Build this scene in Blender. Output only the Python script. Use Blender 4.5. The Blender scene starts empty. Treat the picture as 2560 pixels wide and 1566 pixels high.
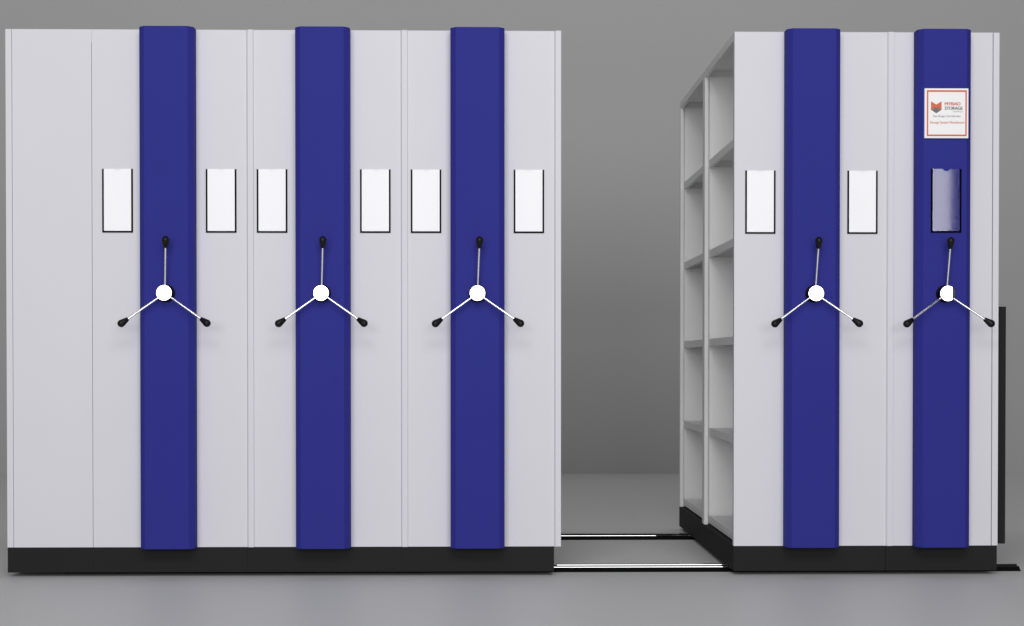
import bpy, bmesh, math, random
from mathutils import Matrix, Vector
random.seed(4)
S = bpy.context.scene
C = S.collection
F = 0.12            # height of the cabinet bottoms above the floor
H = 2.10            # cabinet height
DEP = 1.85          # cabinet depth

# ------------------------------------------------------------------ materials
def mat(name, col, rough=0.5, metal=0.0, spec=0.5, coat=0.0, coat_rough=0.05, var=0.0, vscale=3.0, bump=0.0, bscale=60.0, rvar=0.0):
    m = bpy.data.materials.new(name); m.use_nodes = True
    nt = m.node_tree; N = nt.nodes; L = nt.links
    b = N['Principled BSDF']
    b.inputs['Base Color'].default_value = (*col, 1)
    b.inputs['Roughness'].default_value = rough
    b.inputs['Metallic'].default_value = metal
    b.inputs['Specular IOR Level'].default_value = spec
    b.inputs['Coat Weight'].default_value = coat
    b.inputs['Coat Roughness'].default_value = coat_rough
    tc = N.new('ShaderNodeTexCoord')
    if var > 0 or rvar > 0:
        n = N.new('ShaderNodeTexNoise'); n.inputs['Scale'].default_value = vscale; n.inputs['Detail'].default_value = 5
        L.new(tc.outputs['Object'], n.inputs['Vector'])
        if var > 0:
            mr = N.new('ShaderNodeMapRange'); mr.inputs['From Min'].default_value = .3; mr.inputs['From Max'].default_value = .7
            mr.inputs['To Min'].default_value = 1 - var; mr.inputs['To Max'].default_value = 1 + var
            L.new(n.outputs['Fac'], mr.inputs['Value'])
            vm = N.new('ShaderNodeVectorMath'); vm.operation = 'SCALE'
            vm.inputs[0].default_value = col
            L.new(mr.outputs['Result'], vm.inputs['Scale'])
            L.new(vm.outputs['Vector'], b.inputs['Base Color'])
        if rvar > 0:
            m2 = N.new('ShaderNodeMapRange'); m2.inputs['From Min'].default_value = .3; m2.inputs['From Max'].default_value = .7
            m2.inputs['To Min'].default_value = max(0, rough - rvar); m2.inputs['To Max'].default_value = rough + rvar
            L.new(n.outputs['Fac'], m2.inputs['Value']); L.new(m2.outputs['Result'], b.inputs['Roughness'])
    if bump > 0:
        n = N.new('ShaderNodeTexNoise'); n.inputs['Scale'].default_value = bscale; n.inputs['Detail'].default_value = 3
        L.new(tc.outputs['Object'], n.inputs['Vector'])
        bp = N.new('ShaderNodeBump'); bp.inputs['Strength'].default_value = bump; bp.inputs['Distance'].default_value = .001
        L.new(n.outputs['Fac'], bp.inputs['Height']); L.new(bp.outputs['Normal'], b.inputs['Normal'])
    return m

M = dict(
    panel=mat('grey_powder_coat', (.700, .692, .738), .55, spec=.2, var=.008, vscale=2.5, bump=.04, bscale=220),
    inner=mat('grey_shelf_steel', (.88, .88, .88), .6, spec=.2, var=.01, vscale=4),
    blue=mat('blue_powder_coat', (.031, .034, .252), .6, spec=.05, var=.02, vscale=2.5, bump=.04, bscale=220),
    black=mat('black_plinth', (.0205, .0205, .0205), .6, spec=.06, var=.03, vscale=3),
    knob=mat('black_knob_plastic', (.006, .006, .006), .42, spec=.25),
    hub=mat('black_hub', (.0015, .0015, .002), .4, spec=.1),
    chrome=mat('chrome', (.92, .92, .92), .0, metal=1.0),
    rail_dark=mat('dark_rail_steel', (.003, .003, .003), .6, spec=.1),
    rail_bright=mat('polished_rail_steel', (.70, .70, .70), .015, metal=1.0),
    frame=mat('black_frame', (.002, .002, .002), .6, spec=.02),
    card=mat('white_card', (.89, .89, .91), .5, spec=.2, coat=.5, coat_rough=.08),
    card_back=mat('pale_backing', (.85, .85, .87), .5, spec=.4),
    plaque=mat('white_plaque', (.90, .90, .90), .4, spec=.4),
    orange=mat('orange_print', (.66, .105, .030), .4, spec=.5),
    grey_print=mat('grey_print', (.14, .14, .14), .4, spec=.4),
    pale_print=mat('pale_grey_print', (.36, .36, .36), .4, spec=.4),
    light_print=mat('light_grey_print', (.26, .26, .26), .4, spec=.4),
    floor=mat('grey_floor', (.71, .71, .71), .48, spec=.2, var=.012, vscale=.8, rvar=.02),
    wall=mat('grey_wall', (.475, .475, .475), .85, spec=.1, var=.01, vscale=.6),
)
# clear glossy plastic sheet
def clear_mat():
    m = bpy.data.materials.new('clear_plastic'); m.use_nodes = True
    nt = m.node_tree; N = nt.nodes; L = nt.links
    N.remove(N['Principled BSDF']); out = N['Material Output']
    t = N.new('ShaderNodeBsdfTransparent'); t.inputs[0].default_value = (.97, .97, .97, 1)
    g = N.new('ShaderNodeBsdfGlossy'); g.inputs['Roughness'].default_value = .042; g.inputs['Color'].default_value = (1, 1, 1, 1)
    f = N.new('ShaderNodeFresnel'); f.inputs['IOR'].default_value = 1.68
    x = N.new('ShaderNodeMixShader')
    L.new(f.outputs[0], x.inputs[0]); L.new(t.outputs[0], x.inputs[1]); L.new(g.outputs[0], x.inputs[2])
    L.new(x.outputs[0], out.inputs[0])
    return m
M['clear'] = clear_mat()

# ------------------------------------------------------------------ helpers
def box(bm, x0, x1, y0, y1, z0, z1):
    v = [bm.verts.new((x, y, z)) for x in (x0, x1) for y in (y0, y1) for z in (z0, z1)]
    for f in ((0, 1, 3, 2), (4, 6, 7, 5), (0, 4, 5, 1), (2, 3, 7, 6), (0, 2, 6, 4), (1, 5, 7, 3)):
        bm.faces.new([v[i] for i in f])
def prism(bm, pts, axis, a, b):
    """extrude a closed 2D outline along an axis from a to b"""
    def P(p, t):
        return {'x': (t, p[0], p[1]), 'y': (p[0], t, p[1]), 'z': (p[0], p[1], t)}[axis]
    va = [bm.verts.new(P(p, a)) for p in pts]; vb = [bm.verts.new(P(p, b)) for p in pts]
    n = len(pts)
    bm.faces.new(va); bm.faces.new(vb[::-1])
    for i in range(n):
        bm.faces.new((va[i], vb[i], vb[(i + 1) % n], va[(i + 1) % n]))
def lathe(bm, prof, o, d, seg=48):
    """profile (r, t) revolved about the axis through o along d"""
    d = Vector(d).normalized(); o = Vector(o)
    q = d.to_track_quat('Z', 'Y')
    rings = []
    for r, t in prof:
        if r < 1e-6: rings.append([bm.verts.new(o + d * t)])
        else: rings.append([bm.verts.new(o + q @ Vector((r * math.cos(2 * math.pi * i / seg), r * math.sin(2 * math.pi * i / seg), t))) for i in range(seg)])
    for a, b in zip(rings, rings[1:]):
        for i in range(seg):
            j = (i + 1) % seg
            if len(a) == 1 and len(b) == 1: continue
            if len(a) == 1: bm.faces.new((a[0], b[j], b[i]))
            elif len(b) == 1: bm.faces.new((a[i], a[j], b[0]))
            else: bm.faces.new((a[i], a[j], b[j], b[i]))
    for k in (0, -1):
        if len(rings[k]) > 1: bm.faces.new(rings[k])
def obj(name, bm, m, parent=None, bevel=0.0, smooth=False, loc=None):
    bmesh.ops.recalc_face_normals(bm, faces=bm.faces)
    if bevel > 0:
        ed = [e for e in bm.edges if len(e.link_faces) == 2 and e.calc_face_angle(0) > .3]
        bmesh.ops.bevel(bm, geom=ed, offset=bevel, segments=2, affect='EDGES', profile=.5)
    me = bpy.data.meshes.new(name); bm.to_mesh(me); bm.free()
    me.materials.append(M[m])
    if smooth:
        for p in me.polygons: p.use_smooth = True
    o = bpy.data.objects.new(name, me); C.objects.link(o)
    if smooth:
        me.set_sharp_from_angle(angle=math.radians(35))
    if parent is not None: o.parent = parent
    if loc: o.location = loc
    return o
def boxobj(name, dims, m, parent=None, bevel=0.0):
    bm = bmesh.new(); box(bm, *dims); return obj(name, bm, m, parent, bevel)
def thing(name, label, cat, loc, group=None):
    o = bpy.data.objects.new(name, None); C.objects.link(o); o.location = loc
    o['label'] = label; o['category'] = cat
    if group: o['group'] = group
    return o

# ------------------------------------------------------------------ setting
bm = bmesh.new(); box(bm, -14, 14, -15, 6.08, -.1, 0)
o = obj('floor', bm, 'floor'); o['kind'] = 'structure'
bm = bmesh.new(); box(bm, -14, 14, 6.08, 6.2, -.1, 6.5)
o = obj('wall', bm, 'wall'); o['kind'] = 'structure'

# ------------------------------------------------------------------ cabinet parts (local frame: x from the unit's own left edge, y back, z from floor)
BW = .2185; BF = .1753; BS = .054; BP = .075     # blue cover: back width, front width, side depth, total depth
def blue_panel(parent, cx, bottom=0.0):
    w = BW / 2; f = BF / 2
    bm = bmesh.new()
    prism(bm, [(cx - w, 0), (cx - w, -BS), (cx - f, -BP), (cx + f, -BP), (cx + w, -BS), (cx + w, 0)], 'z', F, F + H)
    return obj('blue_cover', bm, 'blue', parent, .0008)
HZ = F + 1.029
def handle(parent, cx):
    # black round seat fixed to the cover, chrome cap, three chrome arms ending in black knobs
    bm = bmesh.new()
    lathe(bm, [(.0354, 0), (.0354, .003), (.0335, .0045), (.028, .0045), (.028, .040)], (cx, -BP, HZ), (0, -1, 0))
    hub = obj('handle', bm, 'hub', parent, smooth=True)
    bm = bmesh.new()
    lathe(bm, [(.0295, .0345), (.0308, .0355), (.0308, .0465), (.0301, .0480), (0, .0480)], (cx, -BP, HZ), (0, -1, 0), 64)
    obj('hub_cap', bm, 'chrome', hub, smooth=True)
    for dx, dz in ((.0066, .2108), (-.1696, -.1223), (.1702, -.1212)):
        k = Vector((cx + .0018 + dx, -.131, HZ + dz)); r0 = Vector((cx, -.101, HZ))
        d = (k - r0).normalized(); root = r0 + d * .026
        Ln = (k - root).length - .031
        bm = bmesh.new(); lathe(bm, [(.0042, 0), (.0042, Ln)], root, d, 28)
        obj('arm', bm, 'chrome', hub, smooth=True)
        prof = [(.0074, -.0325), (.0080, -.0318)]
        # cone up to the ball, tangent-ish
        R = .0153
        for a in range(-12, 91, 8):
            prof.append((R * math.cos(math.radians(a)), R * math.sin(math.radians(a))))
        prof[-1] = (R * math.cos(math.radians(86)), R * math.sin(math.radians(86)))
        prof.append((0, R))
        bm = bmesh.new(); lathe(bm, prof, k, d, 40)
        obj('knob', bm, 'knob', hub, smooth=True)
    return hub
def card_outline(w, h, r, dep):
    """rectangle with a shallow round thumb notch in its top edge, lower left corner at 0,0"""
    pts = [(0, 0), (w, 0), (w, h)]
    # circle through (w/2 +- r, h) with lowest point h-dep
    R = (r * r + dep * dep) / (2 * dep); cz = h - dep + R
    a0 = math.asin(r / R)
    n = 16
    for i in range(n + 1):
        a = a0 - 2 * a0 * i / n
        pts.append((w / 2 + R * math.sin(a), cz - R * math.cos(a)))
    pts.append((0, h))
    return pts
def holder(parent, cx, z0, y0=0.0, clear=False):
    W = .1237; Hh = .2575; t = .0067; D = .0040
    bm = bmesh.new()
    pts = [(cx - W / 2, z0), (cx + W / 2, z0), (cx + W / 2, z0 + Hh), (cx + W / 2 - t, z0 + Hh), (cx + W / 2 - t, z0 + t), (cx - W / 2 + t, z0 + t), (cx - W / 2 + t, z0 + Hh), (cx - W / 2, z0 + Hh)]
    prism(bm, pts, 'y', y0, y0 - D)
    fr = obj('card_holder', bm, 'frame', parent)
    ip = card_outline(W - 2 * t, Hh - t, .0128, .0096)
    ip = [(cx - W / 2 + t + a, z0 + t + b) for a, b in ip]
    if clear:
        bm = bmesh.new()
        bm.faces.new([bm.verts.new((a, y0 - .0030, b)) for a, b in ip])
        c = obj('clear_window', bm, 'clear', fr); c['label'] = 'empty clear plastic window'
    else:
        boxobj('backing', (cx - W / 2 + t, cx + W / 2 - t, y0 - .0010, y0, z0 + t, z0 + Hh), 'card_back', fr)
        bm = bmesh.new(); prism(bm, ip, 'y', y0 - .0012, y0 - .0026)
        obj('card', bm, 'card', fr)
    return fr
def edge_strip(parent, w):
    """raised closing strip along the right edge, overlapping the next cabinet"""
    bm = bmesh.new()
    prism(bm, [(w, .010), (w, .0005), (w + .0058, -.0080), (w + .0278, -.0080), (w + .0278, -.0020), (w + .007, -.0020), (w + .007, .010)], 'z', F, F + H)
    return obj('closing_strip', bm, 'panel', parent, .0004)
def plinth(parent, w, x0=0.0):
    return boxobj('plinth', (x0, w, 0, DEP, F - .1022, F), 'black', parent)
def pan(name, parent, x0, x1, y0, y1, z1, lip=.0337, ret=.015):
    """folded steel shelf: top sheet, four lips, return flanges"""
    t = .0015; bm = bmesh.new(); z0 = z1 - lip
    box(bm, x0, x1, y0, y1, z1 - t, z1)
    box(bm, x0, x0 + t, y0, y1, z0, z1 - t); box(bm, x1 - t, x1, y0, y1, z0, z1 - t)
    box(bm, x0 + t, x1 - t, y0, y0 + t, z0, z1 - t); box(bm, x0 + t, x1 - t, y1 - t, y1, z0, z1 - t)
    box(bm, x0 + t, x0 + ret, y0 + t, y1 - t, z0, z0 + t); box(bm, x1 - ret, x1 - t, y0 + t, y1 - t, z0, z0 + t)
    box(bm, x0 + ret, x1 - ret, y1 - t - .006, y1 - t, z0, z0 + t)
    return obj(name, bm, 'inner', parent)
YP = ((.8894, .9596), (1.8157, 1.8468))
SZ = (1.6867, 1.2708, .8602, .4474, .0402)
def open_side(parent, side, w):
    """two bays of open shelves on one side of a double cabinet; side=-1 left, +1 right"""
    mid = w / 2
    def X(a, b):
        return (a, b) if side < 0 else (w - b, w - a)
    for (ya, yb) in YP:
        x0, x1 = X(0, .0170)
        bm = bmesh.new(); box(bm, x0, x1, ya, yb, F, F + H - .031)
        top = boxobj('post', (x0, x1, ya, yb, F, F + H - .0005), 'inner', parent, .0006); bm.free()
        xa, xb = X(.0172, mid - .002)
        boxobj('partition', (xa, xb, ya + .030, yb - .004, F + .001, F + H - .004), 'inner', parent)
    for b, (ya, yb) in enumerate(((.0005 + .031, YP[0][0]), (YP[0][1], YP[1][0]))):
        xa, xb = X(0, mid - .002)
        pan('top_shelf', parent, xa, xb, ya, yb - .0005 + (0 if b else 0), F + H, .031)
        for z in SZ:
            xa, xb = X(.0227, mid - .002)
            pan('shelf', parent, xa, xb, ya + .0005, yb + .008, F + z)
def front_panel(parent, x0, x1, open_l=False):
    bm = bmesh.new(); box(bm, x0, x1, 0, .030, F, F + H)
    return obj('front_panel', bm, 'panel', parent, .0006)

UW = .6244
def mobile_unit(x0, label, openings=(), hold=True, hz=1.2783, hoff=0.0):
    t = thing('mobile_shelving_unit', label, 'mobile shelving', (x0, 0, 0), 'crank operated mobile shelving units')
    plinth(t, UW - .0002)
    front_panel(t, 0, UW)
    cx = UW / 2
    blue_panel(t, cx)
    edge_strip(t, UW)
    handle(t, cx)
    holder(t, cx - .2093 + hoff, F + hz); holder(t, cx + .2093 + hoff, F + hz)
    if openings:
        boxobj('divider', (cx - .0015, cx + .0015, .031, 1.846, F + .001, F + H - .002), 'inner', t)
        for s in openings: open_side(t, s, UW)
        if -1 not in openings: boxobj('side_panel', (0, cx - .003, .0305, DEP, F + .0005, F + H - .001), 'panel', t)
        if 1 not in openings: boxobj('side_panel', (cx + .003, UW - .001, .0305, DEP, F + .0005, F + H - .001), 'panel', t)
    else:
        boxobj('body', (.001, UW - .001, .0305, DEP, F + .0005, F + H - .001), 'panel', t)
    return t

# fixed end cabinet, far left
xa = -1.9258; xb = -1.5784
t = thing('fixed_shelving_unit', 'plain grey end cabinet without handle or blue cover, at the far left of the row', 'shelving', (xa, 0, 0))
plinth(t, xb - xa, .0012)
bm = bmesh.new(); prism(bm, [(0, 0), (.0248, 0), (.0248, DEP), (0, DEP)], 'z', F, F + H)
obj('end_panel', bm, 'panel', t, .0005)
boxobj('front_panel', (.0264, xb - xa - .0014, 0, .02, F, F + H), 'panel', t, .0005)
boxobj('body', (.0255, xb - xa - .0012, .0205, DEP, F + .0005, F + H - .001), 'panel', t)
boxobj('seam_cap', (xb - xa - .0014, xb - xa - .0002, .0003, .02, F + H - .052, F + H - .0003), 'panel', t)

mobile_unit(-1.5782, 'grey cabinet with blue cover and crank, beside the plain end cabinet')
mobile_unit(-.9534, 'grey cabinet with blue cover and crank, in the middle of the three joined cranked ones')
mobile_unit(-.3288, 'grey cabinet with blue cover and crank, left of the open aisle, its closing strip overhanging', openings=(1,))
mobile_unit(1.0313, 'grey cabinet with blue cover and crank, its open side showing empty shelves', openings=(-1,), hz=1.2772, hoff=.0037)

# fixed cabinet with sign, far right
xa = 1.6562; W2 = 2.118 - xa
t = thing('shelving_unit_with_sign', 'narrow grey cabinet at far right with crank, empty clear card pocket and white orange-framed sign', 'shelving', (xa, 0, 0))
plinth(t, 2.1151 - xa, .0006)
boxobj('front_panel', (.0002, 2.0904 - xa, 0, .030, F, F + H), 'panel', t, .0005)
boxobj('end_panel', (2.0934 - xa, W2, 0, DEP, F, F + H), 'panel', t, .0005)
boxobj('body', (.001, 2.0930 - xa, .0305, DEP, F + .0005, F + H - .001), 'panel', t)
cx5 = 1.8750 - xa
blue_panel(t, cx5)
handle(t, cx5)
h9 = holder(t, 1.8789 - xa, F + 1.2766, -BP, clear=True)
boxobj('side_cover', (W2 + .0005, 2.1702 - xa, .065, 1.79, F + .0002, F + .9826), 'black', t, .001)

# sign on the cover
sx0 = 1.7882 - xa; sw = .1773; sz1 = F + 1.8578; sh = .2006; sy = -BP - .011
pl = boxobj('sign', (sx0, sx0 + sw, sy, -BP - .0002, sz1 - sh, sz1), 'plaque', t, .0008)
kx = sw / (1232 - 190); kz = sh / (1376 - 203)
def SP(u, v): return (sx0 + (u - 190) * kx, sz1 - (v - 203) * kz)
def flat(name, polys, m, lift=.0003):
    bm = bmesh.new()
    for pts in polys:
        prism(bm, [SP(*p) for p in pts], 'y', sy + .0001, sy - lift)
    return obj(name, bm, m, pl)
def rect(a, b, c, d): return [(a, b), (c, b), (c, d), (a, d)]
flat('sign_border', [rect(240, 247, 1193, 288), rect(240, 1291, 1193, 1330), rect(240, 288, 275, 1291), rect(1158, 288, 1193, 1291)], 'orange')
flat('emblem_upper', [[(338, 508), (465, 585), (465, 673), (403, 635), (403, 718), (338, 680)], [(465, 585), (592, 508), (592, 680), (525, 718), (525, 635), (465, 673)]], 'orange')
flat('emblem_lower', [[(338, 680), (403, 718), (403, 635), (465, 673), (465, 792), (338, 710)], [(465, 673), (525, 635), (525, 718), (592, 680), (592, 710), (465, 792)]], 'grey_print')
def text(body, name, m, u0, u1, v0, v1, bold=0.0, shear=0.0, space=1.0):
    cu = bpy.data.curves.new('t', 'FONT'); cu.body = body; cu.size = 1; cu.offset = 0; cu.shear = shear; cu.space_character = space
    cu.resolution_u = 6
    to = bpy.data.objects.new('t', cu); C.objects.link(to)
    bpy.context.view_layer.update()
    me = bpy.data.meshes.new_from_object(to.evaluated_get(bpy.context.evaluated_depsgraph_get()))
    bpy.data.objects.remove(to)
    xs = [v.co.x for v in me.vertices]; ys = [v.co.y for v in me.vertices]
    ax, bx, ay, by = min(xs), max(xs), min(ys), max(ys)
    P0 = SP(u0, v1); P1 = SP(u1, v0)
    bm = bmesh.new()
    steps = [0] if bold <= 0 else [-bold, 0, bold]
    W0 = (P1[0] - P0[0]) - (2 * bold * (P1[1] - P0[1]) if bold > 0 else 0)
    for k, st in enumerate(steps):
        old = set(bm.verts)
        bm.from_mesh(me)
        for v in bm.verts:
            if v in old: continue
            v.co = Vector((P0[0] + (st + max(bold, 0)) * (P1[1] - P0[1]) + (v.co.x - ax) / (bx - ax) * W0, sy - .0004 - k * .00003, P0[1] + (v.co.y - ay) / (by - ay) * (P1[1] - P0[1])))
    # face towards the viewer
    bmesh.ops.recalc_face_normals(bm, faces=bm.faces)
    me2 = bpy.data.meshes.new(name); bm.to_mesh(me2); bm.free(); me2.materials.append(M[m])
    o = bpy.data.objects.new(name, me2); C.objects.link(o); o.parent = pl
    return o
text('MYRIAD', 'lettering', 'orange', 664, 1044, 530, 605, bold=.065)
text('STORAGE', 'lettering', 'grey_print', 664, 1097, 633, 708, bold=.065)
text('SYSTEM LLP', 'lettering', 'pale_print', 857, 1090, 730, 769, bold=.03)
text('Your Storage Crisis Ends Here', 'lettering', 'light_print', 388, 1046, 832, 898, shear=.45, bold=.02)
text('Storage System Manufacture', 'lettering', 'orange', 315, 1140, 976, 1050, bold=.02)

# ------------------------------------------------------------------ rails
def rail(y, label):
    t = thing('floor_rail', label, 'rail', (.26, y, 0), 'floor rails under the shelving')
    a, b = -1.984, 1.992
    bm = bmesh.new()
    prism(bm, [(0, .0005), (0, .0015), (.010, .0025), (.030, .0170), (.080, .0170), (.100, .0025), (.110, .0015), (.110, .0005)], 'x', a, b)
    obj('rail_bed', bm, 'rail_dark', t)
    bm = bmesh.new()
    prism(bm, [(.0315, .0171), (.0319, .0182), (.0332, .0185), (.0768, .0185), (.0781, .0182), (.0785, .0171)], 'x', a, b - .007)
    obj('rail_foot', bm, 'rail_bright', t)
    bm = bmesh.new()
    prism(bm, [(.0360, .0186), (.0360, .0250), (.0740, .0250), (.0740, .0186)], 'x', a, b - .007)
    obj('rail_web', bm, 'rail_dark', t)  # dark reflection of the upright chrome face, put in as plain colour
    bm = bmesh.new()
    prism(bm, [(.0365, .0251), (.0370, .0262), (.0730, .0262), (.0735, .0251)], 'x', a, b - .008)
    obj('rail_head', bm, 'rail_bright', t)
rail(.1065, 'black floor rail with bright edge, the front one, nearest the viewer')
rail(1.338, 'black floor rail with bright edge, the rear one, crossing the aisle farther back')

# ------------------------------------------------------------------ light
def area(name, loc, target, sx, sy_, power, col=(1, 1, 1)):
    l = bpy.data.lights.new(name, 'AREA'); l.shape = 'RECTANGLE'; l.size = sx; l.size_y = sy_; l.energy = power; l.color = col
    o = bpy.data.objects.new(name, l); C.objects.link(o); o.location = loc
    o.rotation_euler = (Vector(target) - Vector(loc)).to_track_quat('-Z', 'Y').to_euler()
    return o
area('front_softbox', (-.34, -16.0, 3.7), (-.34, 0, 3.7), 13.6, 5.0, 1180, (1, .998, 1))
area('upper_softbox', (.10, -8.0, 6.2), (.10, 0, 1.2), 6.5, 2.5, 330, (1, .998, 1))
area('rear_softbox', (.20, 3.4, 6.5), (.20, 4.5, 0), 13.0, 2.0, 56)

w = bpy.data.worlds.new('World'); S.world = w; w.use_nodes = True
w.node_tree.nodes['Background'].inputs[0].default_value = (1, 1, 1, 1)
w.node_tree.nodes['Background'].inputs[1].default_value = .075

# ------------------------------------------------------------------ camera
yaw, pitch = -.01847, -.01359
r = Vector((math.cos(yaw), math.sin(yaw), 0)); f = Vector((-math.sin(yaw) * math.cos(pitch), math.cos(yaw) * math.cos(pitch), math.sin(pitch)))
u = r.cross(f)
cam = bpy.data.cameras.new('camera'); co = bpy.data.objects.new('camera', cam); C.objects.link(co)
co.matrix_world = Matrix(((r.x, u.x, -f.x, 0), (r.y, u.y, -f.y, -6.70063), (r.z, u.z, -f.z, F + .75548), (0, 0, 0, 1)))
cam.sensor_width = 36; cam.sensor_fit = 'HORIZONTAL'; cam.lens = 4108.2 / 2560 * 36
cam.shift_y = (960 - 783) / 2560
cam.clip_start = .05; cam.clip_end = 200
S.camera = co
S.render.resolution_x = 1024; S.render.resolution_y = 626
S.view_settings.view_transform = 'Standard'; S.view_settings.look = 'None'
S.view_settings.exposure = 0; S.view_settings.gamma = 1; S.view_settings.use_curve_mapping = False
